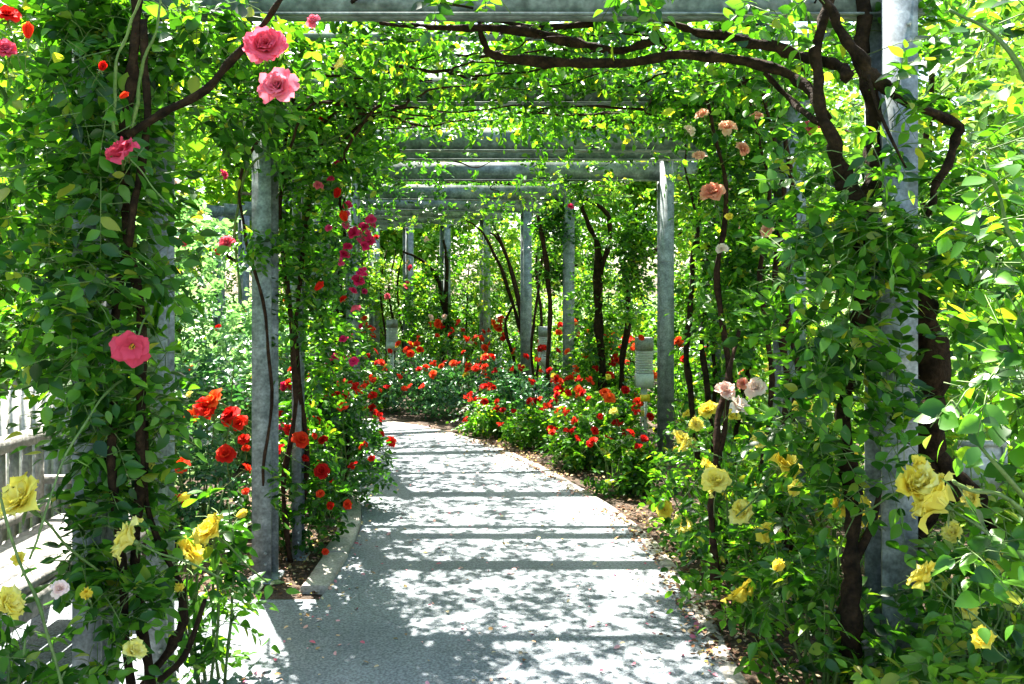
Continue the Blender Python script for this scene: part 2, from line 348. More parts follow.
# ------------------------------------------------------------------ plants
class Plant:
    def __init__(s, name, base, label, cat, group=None, leafmat='mid', bark=BARK):
        s.root = thing(name, base, label, cat, group); s.base = np.array(base, float)
        s.L = MB(); s.S = MB(); s.W = MB(); s.leafmat = leafmat; s.bark = bark
    def fol(s, pts, **k): sprays(s.L, pts, **k)
    def stem(s, pts, rad, sides=8, wob=.0): s.S.tube(pts, rad, sides, wob=wob)
    def cane(s, pts, rad, sides=5):
        m = MB(); m.tube(pts, rad, sides, wob=.004); part('cane', m, CANE, s.root, True)
    def roof(s, c, h, n, cl, leaf=.046, tw=12, f=4.5):
        cc = np.array(c, float); hh = np.array(h, float)
        if cc[1] > 6.0: cc[2] = 2.95; hh[2] = .07
        s.fol(slab(cc, hh, int(n*(1.2 if cc[0] < -.5 and cc[1] < 6 else 1.85)), -.22, 6.5), leaf=leaf, L=.14)
        if cc[1] > 6: s.fol(slab((c[0], c[1], 2.58), (h[0], h[1], .10), 42, .1, 3), leaf=leaf, L=.14)
        for k in range(tw):
            q = cc+rng.uniform(-1, 1, 3)*np.array([h[0], h[1], .10])+[0, 0, -.06]; d = rng.uniform(0, 6.28); pp = [q]
            for j in range(6):
                d += rng.normal(0, .55); q = q+np.array([math.cos(d), math.sin(d)*.8, rng.normal(0, .12)])*rng.uniform(.10, .22); q[2] = min(max(q[2], 2.54), 2.98); pp.append(q)
            w = rng.uniform(.004, .011); s.S.tube(pp, [w, w*.4], 5, wob=.006)
    def bl(s, pos, dia, kind, **k): blossom(s.root, pos, dia, kind, **k)
    def done(s, extra_leaf=None):
        if not s.L.empty(): part('foliage', s.L, G[s.leafmat], s.root)
        if not s.S.empty(): part('stem', s.S, s.bark, s.root, True)
        if not s.W.empty(): part('twig', s.W, CANE, s.root, True, kind='stuff')

# ------------------------------------------------------------------ setting
def sheet(name, pts, z, mat):
    mb = MB(); pts = np.array(pts, float)
    return mb
RIGHT_EDGE = [(.86,-8),(.86,0),(.87,3.6),(.89,4.5),(.86,5.14),(.78,6),(.53,7),(.07,8.4),(-.45,9.5),(-1.0,10.3),(-1.8,11.0),(-2.8,11.5),(-4.2,11.9),(-8,12.4),(-14,12.8)]
LEFT_EDGE = [(-1.15,-8),(-1.15,0),(-1.10,3.6),(-.99,4.6),(-.98,5.3),(-1.02,6.1),(-1.18,6.9),(-1.42,7.8),(-1.9,8.6),(-2.5,9.2),(-3.2,9.6),(-4.0,9.9),(-5.0,10.1),(-8,10.5),(-14,10.9)]
def smooth2(pts, seg=6):
    pts = np.array(pts, float); ext = np.vstack([2*pts[0]-pts[1], pts, 2*pts[-1]-pts[-2]]); out = []
    for i in range(len(pts)-1):
        p0, p1, p2, p3 = ext[i:i+4]
        for k in range(seg):
            t = k/seg; out.append(.5*((2*p1)+(-p0+p2)*t+(2*p0-5*p1+4*p2-p3)*t*t+(-p0+3*p1-3*p2+p3)*t**3))
    out.append(pts[-1]); return np.array(out)
RE = smooth2(RIGHT_EDGE); LE = smooth2(LEFT_EDGE)
def grid_sheet(name, x0, x1, y0, y1, z, mat, n=60, bumpy=0):
    mb = MB(); xs = np.linspace(x0, x1, n+1); ys = np.linspace(y0, y1, n+1); X, Y = np.meshgrid(xs, ys); Z = np.full_like(X, z)
    V = np.stack([X, Y, Z], -1).reshape(-1, 3)
    if bumpy: V[:, 2] += bumpy*clump(V*np.array([1, 1, 0]), 3)
    i = np.arange(n)[:, None]*(n+1); j = np.arange(n)[None]
    mb.add(V, np.stack([i+j, i+j+1, i+n+2+j, i+n+1+j], -1).reshape(-1, 4))
    return single(name, mb, mat, kind='structure')
grid_sheet('ground', -300, 300, -300, 300, -.02, LAWN, 4)
grid_sheet('garden_bed', -2.75, 4.2, 4.66, 18, .0, SOIL, 90, .006)
grid_sheet('garden_bed', .86, 4.2, -8, 4.655, .0, SOIL, 60, .006)
grid_sheet('paved_terrace', -2.7, -1.0, -8, 4.64, .004, ASPH, 10)
grid_sheet('bright_backdrop_ground', 4.3, 16, -4, 18, .0, BACKPALE, 10)  # pale ground added to brighten the backdrop beyond the right posts
mb = MB(); n = len(RE)
mb.add(np.vstack([np.c_[LE, np.full(n, .014)], np.c_[RE, np.full(n, .014)]]), [[i, n+i, n+i+1, i+1] for i in range(n-1)])
single('path', mb, ASPH, kind='structure')
def ribbon(line, w, h, z0, side, name, seglen=None):
    L = np.array(line, float); T = norm(np.gradient(L, axis=0)); Nn = np.stack([T[:, 1], -T[:, 0]], 1)*side
    prof = [(0, z0-.05), (0, h-.012), (.012, h), (w-.012, h), (w, h-.012), (w, z0-.05)]
    V = []
    for p, nn in zip(L, Nn):
        for a, z in prof: V.append([p[0]+nn[0]*a, p[1]+nn[1]*a, z])
    m = len(prof); mb = MB(); V = np.array(V).reshape(-1, m, 3); sd = np.r_[0, np.cumsum(np.linalg.norm(np.diff(L, axis=0), axis=1))]; a0 = 0
    while a0 < sd[-1]-.05:
        a1 = min(a0+.62, sd[-1]); k = max(2, int((a1-a0)/.12)); ss = np.linspace(a0+.004, a1-.004, k); j = rng.normal(0, .0025, 3)
        W_ = np.stack([np.stack([np.interp(ss, sd, V[:, q, c]) for c in range(3)], -1) for q in range(m)], 1)+j
        W_[:, 1:5] += rng.normal(0, .0015, W_[:, 1:5].shape)
        mb.add(W_.reshape(-1, 3), [[i*m+q, i*m+q+1, (i+1)*m+q+1, (i+1)*m+q] for i in range(k-1) for q in range(m-1)])
        e = (k-1)*m; mb.add(W_.reshape(-1, 3)[:m], [[0, 1, 2, 3], [0, 3, 4, 5]]); mb.add(W_.reshape(-1, 3)[e:], [[3, 2, 1, 0], [5, 4, 3, 0]]); a0 = a1
    return single(name, mb, CONC, kind='structure')
sel = LE[(LE[:, 1] > 4.72) & (LE[:, 1] < 11)]
ribbon(sel, .14, .045, 0, -1, 'kerb')
sel = RE[(RE[:, 1] > -7) & (RE[:, 0] > -9)]
ribbon(sel, .09, .019, 0, 1, 'kerb')
# front edging of the left bed
#ribbon([(-2.7, 4.66), (-2.2, 4.66), (-1.6, 4.67), (-1.16, 4.70)], .06, .02, 0, -1, 'kerb')

# litter
def scatter_litter(name, n, sampler, mat, z=.018, size=(.014, .036)):
    p = sampler(n); m = len(p); mb = MB()
    az = rng.rand(m)*6.28; D = np.stack([np.cos(az), np.sin(az), rng.normal(0, .25, m)], 1)
    leaves(mb, np.c_[p, np.full(m, z)+rng.rand(m)*.012], D, np.array([0, 0, 1.])+rng.normal(0, .35, (m, 3)), rng.uniform(*size, m), LO, 1.1)
    return single(name, mb, mat, kind='stuff')
def edge_x(E, y): return np.interp(y, E[:60, 1], E[:60, 0])
REy = RE[RE[:, 1] < 10.3]; LEy = LE[LE[:, 1] < 8.7]
def s_right(n):
    y = rng.uniform(2.5, 10, n); x = np.interp(y, REy[:, 1], REy[:, 0])-.06+np.abs(rng.normal(0, .40, n))-.16*(rng.rand(n) < .10); q = np.c_[x, y, 0*x]; return q[clump(q, 5) > -.12][:, :2]
def s_left(n):
    y = rng.uniform(4.7, 8.5, n); x = np.interp(y, LEy[:, 1], LEy[:, 0])-.02-np.abs(rng.normal(0, .6, n)); return np.c_[x, y]
def s_path(n):
    y = 2.6+8*rng.rand(n)**1.5; l = np.interp(y, LEy[:, 1], LEy[:, 0]); r = np.interp(y, REy[:, 1], REy[:, 0])
    t = rng.beta(.45, .45, n); return np.c_[l+(r-l)*t, y]
o = scatter_litter('fallen_leaves', 7000, s_right, LITTER, .014); tag(o, 'dry brown fallen leaves under the roses along the right kerb', 'leaf litter')
o = scatter_litter('fallen_leaves', 3200, s_left, LITTER, .006); tag(o, 'brown and pink leaf litter on the soil beside the curved left kerb', 'leaf litter')
o = scatter_litter('fallen_petals', 900, s_path, FALLEN, .018, (.012, .034)); tag(o, 'scattered pink and brown petals on the grey path', 'petals')

# ------------------------------------------------------------------ pergola
pg = thing('pergola', (0, 3.4, 0), 'long galvanised steel pergola curving left over the garden path', 'pergola')
ZB = 2.63
OUT = [(1.43,3.4),(1.54,5.0),(1.55,6.7),(1.45,8.5),(.66,10.5),(.19,12.1),(-.40,13.3),(-1.06,14.25),(-1.72,14.9),(-2.35,15.35)]
INN = [(-1.57,3.4),(-1.37,5.0),(-1.43,6.7),(-1.50,8.5),(-2.0,10.2),(-2.45,11.3),(-2.95,12.0),(-3.4,12.45),(-3.8,12.75),(-4.2,12.9)]
def post(x, y, w=.12, d=.16, rz=0, top=ZB+.185):
    mb = MB(); t = .012
    c, s_ = math.cos(rz), math.sin(rz)
    def b(lx, ly, hx, hy, z0, z1): mb.box((x+c*lx-s_*ly, y+s_*lx+c*ly, (z0+z1)/2), (hx, hy, (z1-z0)/2), rz)
    b(0, -d/2, w/2, t/2, -.05, top); b(0, d/2, w/2, t/2, -.05, top); b(0, 0, t/2, d/2-t/2-.0005, -.05, top)
    b(0, 0, w/2+.03, d/2+.03, -.04, .012)          # foot plate
    part('post', mb, STEEL, pg)
    if y < 7:
        for zz in (ZB-.05, ZB-.11, .10, .16):
            m3 = MB(); m3.tube([(x+w*.22, y-d/2-.002, zz), (x+w*.22, y-d/2-t/2-.012, zz)], .009, 6, smooth=False); part('bolt', m3, GREYCAP, pg)
    for zz in (rng.uniform(1.0, 1.5), rng.uniform(1.8, 2.2)):
        m2 = MB(); hw, hd = w/2+.003, d/2+t/2+.002
        lp = [(-hw, -hd), (hw, -hd), (hw, hd), (-hw, hd), (-hw, -hd)]
        m2.tube([(x+c*a-s_*b2, y+s_*a+c*b2, zz) for a, b2 in lp], .0028, 4, smooth=False); part('tie_wire', m2, GREYCAP, pg)
def beam(a, b, name, mat, w, h, z0, over=.0, uu=0):
    a = np.array(a, float); b = np.array(b, float); d = (b-a)/np.linalg.norm(b-a); a = a-d*over; b = b+d*over
    L = np.linalg.norm(b-a); rz = math.atan2(d[1], d[0]); mb = MB(); c = (a+b)/2
    if h > .1:      # channel section: web with flanges top and bottom
        t = .01; nrm = np.array([-d[1], d[0]])
        mb.box((c[0], c[1], z0+h/2), (L/2, t/2, h/2), rz)
        for zz in (z0+t/2-.0015, z0+h-t/2+.0015):
            mb.box((c[0]+nrm[0]*w/2, c[1]+nrm[1]*w/2, zz), (L/2-.001, w/2, t/2), rz)
        mb.box((c[0]-nrm[0]*.016, c[1]-nrm[1]*.016, z0+t/2-.003), (L/2-.002, .011, .004), rz)
    else: mb.box((c[0], c[1], z0+h/2), (L/2, w/2, h/2), rz)
    part(name, mb, mat, pg)
for i, (o_, n_) in enumerate(zip(OUT, INN)):
    rz = math.atan2(o_[1]-n_[1], o_[0]-n_[0])
    post(*o_, .13 if i < 4 else .115, .16 if i < 4 else .13, rz if i > 3 else 0, ZB+.185 if i < 4 else ZB+.02)
    post(*n_, .105, .15 if i < 4 else .12, rz if i > 3 else 0, ZB+.185 if i < 4 else ZB+.02)
    if i < 2: post(n_[0]+.09, n_[1]+.39, .085 if i == 0 else .055, .08)
    beam(n_, o_, 'crossbeam', BEAMST, .07, .17, ZB+.006, over=.12 if i < 3 else .3)
    if i == 2: beam((n_[0], n_[1]+.62), (o_[0]-(.2 if i > 3 else 0), o_[1]+.62), 'crossbeam', BEAMST, .06, .13, ZB+.03, over=.05)
for row in (OUT,):
    for a, b in zip(row[:-1], row[1:]): beam(a, b, 'side_rail', STEEL, .06, .09, ZB+.19)
bats = 0
for i in range(8):
    for t in ((.18, .42) if i == 0 else (.45,) if i == 1 else (.55,) if i < 4 else (.4,)):
        a = np.array(INN[i])*(1-t)+np.array(INN[i+1])*t; b = np.array(OUT[i])*(1-t)+np.array(OUT[i+1])*t
        if i < 1: beam(a, b, 'batten', STEEL, .03, .03, ZB+.10, .1)
        else: beam(a, b, 'batten', BATTEN, .05, .04, ZB+.285, .25)

# ------------------------------------------------------------------ climbers
def W(x, y, Y): return P(x, y, Y)
def pts(*a): return [P(*q) for q in a]
# left near
p = Plant('climbing_rose', (-1.5, 3.25, 0), 'dark leafy climbing rose with big pink blooms smothering the nearest left post', 'climbing rose', 'climbing roses on the pergola', 'mid')
p.stem(pts((150,690,3.3),(136,560,3.3),(142,430,3.25),(138,300,3.2),(124,200,3.15),(128,110,3.1),(136,30,3.1),(140,-40,3.1)), [.022,.019,.017,.016,.019,.016,.015,.013], 9, .005)
p.stem(pts((132,690,3.25),(120,560,3.2),(112,430,3.2),(118,300,3.2),(132,220,3.1),(146,130,3.1),(144,20,3.1)), [.017,.015,.014,.013,.015,.012,.010], 8, .004)
p.stem(pts((128,135,3.05),(165,112,3.05),(205,90,3.05),(245,45,3.0),(282,0,2.95),(300,-30,2.95)), [.016,.015,.013,.012,.010,.009], 7, .003)
p.stem(pts((140,690,3.4),(175,640,3.3),(182,590,3.3),(150,520,3.3),(146,420,3.3)), [.020,.017,.013,.010,.009], 8, .004)
p.stem(pts((160,680,3.1),(185,655,3.05),(205,600,3.0),(190,650,3.02)), [.012,.011,.007,.003], 6)
p.cane(pts((130,150,3.08),(136,110,3.02),(142,70,2.97),(158,20,2.9),(165,-30,2.9)), [.006,.006,.005,.004])
p.cane(pts((122,170,3.08),(114,110,2.98),(118,60,2.92),(132,20,2.9),(150,-20,2.85)), [.006,.006,.005,.004])
p.cane(pts((30,560,2.6),(60,470,2.7),(100,400,2.9),(122,380,3.15)), [.003,.004,.004,.005])
p.cane(pts((75,740,2.6),(50,640,2.6),(20,560,2.6),(-10,470,2.6)), [.005,.005,.004,.003])
for q, n in [(blob(P(40,110,3.6), (.55,.3,.55), 200, .1), 0), (blob(P(30,290,3.5), (.38,.3,.42), 110, .1), 0), (blob(P(95,250,3.5), (.14,.22,.75), 80, .1), 0), (blob(P(60,200,3.05), (.3,.1,.6), 80, .1), 0), (blob(P(85,190,3.15), (.14,.08,.85), 150, -.1), 0), (blob(P(98,480,3.2), (.09,.08,.5), 80, -.1), 0), (blob(P(155,230,3.3), (.06,.08,.8), 80, 0), 0), (blob(P(152,500,3.35), (.05,.06,.5), 34, 0), 0), (blob(P(80,10,3.2), (.2,.06,.12), 40, 0), 0), (blob(P(180,20,3.2), (.35,.06,.10), 44, 0), 0),
             (blob(P(110,400,3.45), (.14,.2,.4), 70, .1), 0), (blob(P(75,620,3.1), (.22,.2,.25), 60), 0), (blob(P(190,75,3.75), (.42,.3,.3), 200, .1), 0)]:
    p.fol(q, leaf=.062, L=.17, k=7, tpl=HI, twig=p.W)
p.roof((-1.05,4.25,2.74), (.6,.7,.14), 300, .15)
for x, y, Y, d, k, f in [(265,50,2.95,.115,'pink',(.2,-1,.3)),(279,88,2.95,.118,'pink',(0,-1,.1)),(127,156,2.8,.10,'pink',(-.5,-.4,.7)),(133,345,2.8,.13,'pinko',(.1,-.9,-.35)),
                      (8,18,2.7,.09,'red',None),(28,38,2.7,.032,'rbud',None),(101,70,2.8,.028,'rbud',None),(120,98,2.8,.022,'rbud',None),(314,22,3.2,.05,'pink',None),(6,52,2.7,.07,'pink',None),(343,66,3.2,.06,'yellow',None)]:
    p.bl(P(x,y,Y), d, k, face=f)
p.done()
# left second
p = Plant('climbing_rose', (-1.28, 5.1, 0), 'tall magenta-flowered climbing rose twining up the second left post', 'climbing rose', 'climbing roses on the pergola', 'mid', BARKR)
p.stem(pts((290,565,5.3),(284,480,5.3),(296,400,5.2),(288,300,5.2),(280,200,5.1),(290,120,5.0),(300,60,4.9)), [.018,.016,.014,.013,.012,.010,.008], 8, .005)
p.stem(pts((270,555,5.1),(264,470,4.9),(272,390,4.85),(262,300,4.85),(246,240,4.9),(240,180,4.9),(262,130,4.85),(275,90,4.8)), [.009,.009,.008,.008,.009,.009,.008,.006], 7, .004)
p.stem(pts((300,560,5.5),(306,440,5.4),(295,330,5.3),(310,200,5.3),(305,120,5.2)), [.02,.016,.014,.012,.010], 7, .006)
p.cane(pts((240,300,5.0),(236,220,5.0),(256,160,4.9),(330,140,4.8),(360,120,4.7)), [.009,.009,.009,.008,.006])
for q in [blob(P(310,220,5.35), (.14,.3,.7), 260), blob(P(325,330,5.5), (.12,.25,.45), 140), blob(P(262,245,4.85), (.10,.06,.09), 26), blob(P(284,250,5.1), (.05,.05,.75), 70), blob(P(262,120,4.8), (.12,.06,.12), 30), blob(P(305,450,5.6), (.14,.2,.35), 110), blob(P(290,95,5.2), (.3,.3,.2), 110), blob(P(338,130,5.1), (.2,.35,.35), 180), blob(P(270,480,4.9), (.04,.05,.15), 8)]:
    p.fol(q, leaf=.046, L=.13, k=7)
p.roof((-.85,5.4,2.76), (.75,.85,.12), 400, .25)
p.roof((-1.0,5.0,2.40), (.30,.5,.22), 140, .1)
for x, y, Y, d, k in [(345,226,5.0,.055,'magenta'),(365,228,5.0,.06,'magenta'),(372,226,5.0,.05,'magenta'),(361,240,5.0,.08,'magentac'),(369,243,5.0,.08,'magenta'),(344,256,5.0,.08,'magenta'),(358,282,5.0,.085,'magenta'),(355,234,4.95,.09,'magenta'),(367,236,4.92,.09,'magentac'),(348,248,4.95,.07,'magenta'),(363,247,4.9,.075,'magenta'),(371,221,4.9,.07,'magenta'),(340,262,4.95,.07,'magentac'),(362,272,4.9,.08,'magentac'),(346,221,4.9,.05,'rbud'),(352,292,5.0,.06,'magenta'),
                      (337,165,4.9,.055,'magenta'),(331,180,4.9,.05,'magenta'),(318,186,4.9,.05,'pink'),(222,175,4.9,.07,'magenta'),(227,245,4.9,.09,'pink'),(181,243,4.9,.07,'pink'),(217,252,4.9,.05,'red'),(329,229,4.9,.05,'magenta'),(344,300,5.1,.06,'red'),(323,120,4.9,.06,'red'),(354,362,5.2,.07,'magenta'),(336,198,4.9,.045,'rbud'),(315,290,5,.04,'rbud'),(343,340,5.1,.06,'magenta'),(356,310,5.0,.05,'pink')]:
    p.bl(P(x,y,Y), d, k)
p.done()
# further left ones
for (bx, by, lab, cols, n) in [(-1.42, 6.9, 'leafy climbing rose with a few magenta blooms on the third left post', ['magenta','magentac'], 9),
                      (-1.62, 8.7, 'climbing rose with small crimson blooms behind the magenta cluster', ['red','magenta'], 7),
                      (-2.1, 10.4, 'pale pink climbing rose over the path where it bends out of sight', ['blushc','pink'], 6)]:
    p = Plant('climbing_rose', (bx, by, 0), lab, 'climbing rose', 'climbing roses on the pergola', 'deep')
    for k in range(4):
        q = [(bx+random.uniform(-.12,.12)+.08*math.sin(h*2+k), by+random.uniform(-.12,.12)-.1, h) for h in (0, .6, 1.2, 1.8, 2.4, 2.75)]
        p.stem(q, [.024,.02,.018,.015,.012,.008], 7, .006)
    p.fol(blob((bx+.02, by-.1, 1.5), (.24,.32,1.1), 420), leaf=.05, L=.14)
    p.roof((bx+.55, by, 2.76), (.6,.9,.12), 200, .3)
    for k in range(n): p.bl((bx+random.uniform(.1,.36), by-random.uniform(.2,.45), random.uniform(1.0,2.3)), random.uniform(.06,.085), random.choice(cols))
    p.done()
# right near: the old gnarled one
p = Plant('climbing_rose', (1.30, 3.3, 0), 'gnarled old climber with thick dark trunk beside the nearest right post', 'climber', 'climbing roses on the pergola', 'mid')
D = 3.25
p.stem(pts((852,655,D),(850,590,D),(853,540,D),(851,480,D),(845,440,D),(848,380,D),(862,320,D),(862,270,D+.05),(858,215,D+.05),(846,180,D+.05)), [.042,.036,.030,.028,.022,.024,.030,.036,.046,.046], 10, .007)
p.stem(pts((848,185,D+.05),(835,150,D),(822,110,D),(816,60,D),(826,10,D),(834,-40,D)), [.030,.026,.022,.018,.016,.014], 9, .006)
p.stem(pts((856,230,D+.05),(874,180,D+.1),(872,110,D+.15),(862,50,D+.15),(860,-30,D+.15)), [.036,.036,.032,.027,.022], 10, .008)
p.stem(pts((936,500,D+.35),(928,430,D+.3),(936,370,D+.25),(918,310,D+.2),(900,270,D+.15),(876,230,D+.1)), [.06,.055,.06,.052,.045,.035], 10, .010)
p.stem(pts((936,455,D+.3),(958,475,D+.28),(985,505,D+.3),(1000,560,D+.3)), [.035,.026,.02,.014], 8, .006)
p.stem(pts((905,600,D+.4),(916,540,D+.38),(936,480,D+.35)), [.03,.04,.05], 8, .006)
p.stem(pts((924,222,D+.05),(936,190,D),(952,150,D),(958,126,D),(925,110,D-.03),(885,88,D-.05),(862,62,D-.05),(838,25,D-.05),(815,-15,D-.05)), [.011,.013,.015,.017,.019,.021,.020,.017,.014], 9, .006)
p.stem(pts((850,78,D+.0),(838,66,D+.06),(800,55,D+.15),(760,44,D+.2),(720,36,D+.25),(684,28,D+.3),(640,8,D+.3)), [.024,.022,.022,.020,.018,.014,.009], 8, .006)
p.stem(pts((824,118,D+.04),(800,80,D+.2),(745,62,D+.25),(690,55,D+.3),(630,62,D+.35),(570,63,D+.4),(510,58,D+.4),(486,50,D+.4),(480,22,D+.35)), [.022,.020,.018,.019,.020,.020,.018,.017,.010], 8, .006)
p.stem(pts((662,40,D+.35),(620,50,D+.4),(580,44,D+.4),(535,33,D+.35),(480,28,D+.35),(420,27,D+.35),(380,22,D+.3)), [.014,.018,.018,.018,.016,.012,.007], 8, .006)
p.stem(pts((600,22,D+.5),(540,28,D+.45),(482,18,D+.4)), [.014,.013,.008], 7, .004)
p.stem(pts((826,128,D+.04),(812,118,D+.12),(790,100,D+.3),(765,72,D+.35)), [.014,.012,.01], 7, .004)
p.stem(pts((906,168,D-.15),(892,140,D-.15),(878,108,D-.10),(868,75,D-.06)), [.004,.006,.007,.007], 5)
p.stem(pts((855,560,D),(872,525,D),(880,490,D+.05)), [.018,.014,.008], 6)
for q, n in [(blob(P(800,180,3.6), (.16,.2,.25), 30), 0), (blob(P(830,300,3.2), (.22,.18,.34), 120), 0), (blob(P(885,240,3.1), (.18,.08,.15), 60, -.2), 0), (blob(P(898,95,3.2), (.05,.04,.22), 16, -.3), 0), (blob(P(892,400,3.2), (.06,.05,.30), 26, -.3), 0), (blob(P(850,180,3.15), (.2,.06,.12), 18, -.2), 0), (blob(P(950,250,3.3), (.12,.15,.35), 44, 0), 0), (blob(P(820,400,3.3), (.13,.15,.26), 50), 0), (blob(P(965,160,3.7), (.26,.3,.45), 90, .1), 0), (blob(P(990,330,3.7), (.22,.3,.4), 60, .1), 0),
             (blob(P(940,15,3.5), (.3,.25,.15), 40), 0), (blob(P(760,70,3.9), (.35,.25,.15), 50), 0), (blob(P(845,470,3.15), (.08,.1,.12), 12), 0), (blob(P(640,-8,3.2), (.14,.08,.05), 14), 0), (blob(P(790,2,3.2), (.14,.08,.06), 12), 0), (blob(P(470,-8,3.2), (.12,.06,.04), 8), 0)]:
    p.fol(q, leaf=.058, L=.17, k=7, tpl=HI, twig=p.W)
p.roof((.75,4.3,2.76), (.85,.7,.12), 300, .25)
p.roof((-.2,4.4,2.76), (.75,.7,.12), 270, .3)
p.done()
p = Plant('climbing_rose', (1.52, 4.8, 0), 'peach-flowered climbing rose on the second right post', 'climbing rose', 'climbing roses on the pergola', 'mid', BARKR)
for x0, w in ((780, .018), (765, .014), (722, .016), (790, .02)):
    p.stem(pts((x0+6,560,4.75),(x0-4,470,4.75),(x0+8,380,4.75),(x0-5,290,4.7),(x0+4,200,4.7),(x0-10,120,4.7),(x0-25,70,4.7)), [w*1.2,w,w,w*.9,w*.8,w*.6,w*.4], 7, .006)
p.stem(pts((715,580,4.2),(712,520,4.25),(716,450,4.3),(722,400,4.4),(740,330,4.6)), [.022,.018,.016,.014,.010], 7, .004)
for q in [blob(P(733,190,4.95), (.20,.3,.5), 300), blob(P(730,300,4.95), (.18,.25,.35), 170), blob(P(770,240,5.2), (.14,.2,.5), 90), blob(P(700,100,5.1), (.3,.3,.2), 120), blob(P(760,90,5.0), (.2,.25,.2), 60)]:
    p.fol(q, leaf=.048, L=.14)
p.roof((.75,5.4,2.77), (.85,.85,.12), 420, .25)
for x, y, Y, d, k in [(713,195,4.5,.12,'peach'),(703,117,4.5,.08,'peach'),(727,130,4.5,.08,'peach'),(757,118,4.5,.06,'peach'),(811,129,4.5,.075,'pink'),(795,288,4.5,.07,'blush'),(790,284,4.6,.06,'blush'),(736,409,4.3,.10,'blush'),(726,393,4.35,.09,'blush'),(757,390,4.35,.10,'blush'),(744,385,4.4,.07,'peach'),(699,158,4.5,.07,'peach'),(741,150,4.5,.07,'peach'),(688,132,4.5,.06,'blush'),(768,232,4.5,.07,'peach'),(722,250,4.5,.06,'blush'),(816,150,4.4,.06,'peach'),(784,170,4.6,.05,'yellow'),(757,250,4.5,.05,'yellow'),(729,218,4.5,.05,'yellow')]:
    p.bl(P(x,y,Y), d, k)
p.done()
def gen_climber(bx, by, lab, mat, spec, n, h=2.7, r=.3, roof=300, bark=BARK, stems=4, cover=(1.7, 1.0), nf=520, roofc=.2, leaf=.05):
    p = Plant('climbing_rose', (bx, by, 0), lab, 'climbing rose', 'climbing roses on the pergola', mat, bark)
    for k in range(stems):
        ph = random.uniform(0, 6); ox = random.uniform(-.18, .18); 
        q = [(bx+ox*(1+.3*hh)+.09*math.sin(hh*1.9+ph), by-.14+.09*math.cos(hh*1.6+ph), hh) for hh in (0, .5, 1.0, 1.5, 2.0, 2.4, h)]
        w = random.uniform(.012, .024); p.stem(q, [w*1.2, w, w, w*.8, w*.7, w*.5, w*.3], 7, .008)
    p.fol(blob((bx, by-.05, cover[0]), (r, r, cover[1]), nf, .1), leaf=leaf, L=.14)
    if roof: p.roof((bx-.75, by+.1, 2.78), (.8, .95, .12), roof, roofc)
    for k in range(n):
        a = random.uniform(0, 6.28); p.bl((bx+math.cos(a)*r*.9-.08, by-.1-abs(math.sin(a))*r, random.uniform(cover[0]-cover[1]*.6, cover[0]+cover[1]*.7)), random.uniform(.06, .085), random.choice(spec))
    p.done()
gen_climber(1.55, 6.6, 'bright green climber filling the gap behind the peach-flowered rose', 'mid', ['blush','peach'], 3, r=.22, nf=420, roof=360, roofc=.3)
gen_climber(1.72, 8.6, 'loose light green climber beside the broad fourth right post', 'light', ['blush'], 1, r=.18, cover=(2.0,.7), nf=220, roof=260, roofc=.3)
# the fork-trunked one near centre right
p = Plant('climbing_rose', (.98, 9.4, 0), 'dark fork-trunked climber between two red rose beds on the right', 'climber', 'climbing roses on the pergola', 'mid')
for q, r_ in [(((603,420,9.3),(602,360,9.3),(598,310,9.3),(598,270,9.3),(596,240,9.3),(584,215,9.3),(580,190,9.3)), [.05,.042,.045,.04,.03,.024,.02]),
              (((600,275,9.3),(608,245,9.3),(610,220,9.3),(600,207,9.3),(585,198,9.3)), [.034,.028,.024,.02,.016]),
              (((622,430,9.2),(622,370,9.2),(628,310,9.2),(622,250,9.2)), [.04,.035,.03,.02])]:
    p.stem(pts(*q), r_, 8, .008)
p.fol(blob(P(596,320,9.5), (.20,.22,.95), 330), leaf=.052, L=.14); p.fol(blob(P(634,262,8.9), (.20,.25,.55), 300), leaf=.052, L=.14)
p.roof((.4,9.6,2.78), (.9,.9,.12), 260, .3); p.fol(blob(P(582,185,8.6), (.14,.14,.10), 40), leaf=.05)
p.bl(P(570,207,8.6), .08, 'magenta'); p.bl(P(641,338,8.8), .08, 'orangep')
p.done()
p = Plant('climbing_rose', (.35, 11.2, 0), 'slim brown-stemmed climber leaning against the fifth right post', 'climber', 'climbing roses on the pergola', 'deep', BARKR)
for q, r_ in [(((548,420,10.4),(548,360,10.4),(550,300,10.5),(544,250,10.5),(538,215,10.5)), [.03,.028,.026,.028,.02]), (((536,410,11),(532,340,11),(540,280,11),(545,230,11)), [.02,.02,.018,.012])]:
    p.stem(pts(*q), r_, 7, .006)
p.fol(blob(P(556,240,10.6), (.26,.25,.55), 330), leaf=.052); p.roof((0,11.3,2.78), (.9,.9,.12), 240, .3)
p.done()
p = Plant('climbing_rose', (-.1, 12.6, 0), 'bare arching pale-brown canes of a climber between the far posts', 'climber', 'climbing roses on the pergola', 'light', BARKR)
for q in [((520,400,12.4),(516,370,12.4),(506,330,12.4),(510,310,12.4),(525,300,12.4)), ((526,390,12.4),(520,330,12.4),(505,280,12.3),(490,245,12.3),(478,228,12.2),(466,220,12)), ((528,380,12.4),(516,290,12.3),(500,240,12.3),(492,222,12.2)),
          ((524,330,12.4),(512,270,12.4),(498,240,12.4),(490,232,12)), ((535,400,12.6),(541,320,12.6),(536,260,12.6),(544,228,12.6))]:
    p.stem(pts(*q), [.03,.028,.025,.02,.016,.01], 6, .008)
p.roof((-.7,12.6,2.72), (.9,.7,.16), 260, .2); p.fol(blob(P(520,265,12.8), (.3,.3,.6), 170), leaf=.055); p.fol(blob(P(490,270,12.9), (.35,.3,.6), 170), leaf=.055)
p.done()
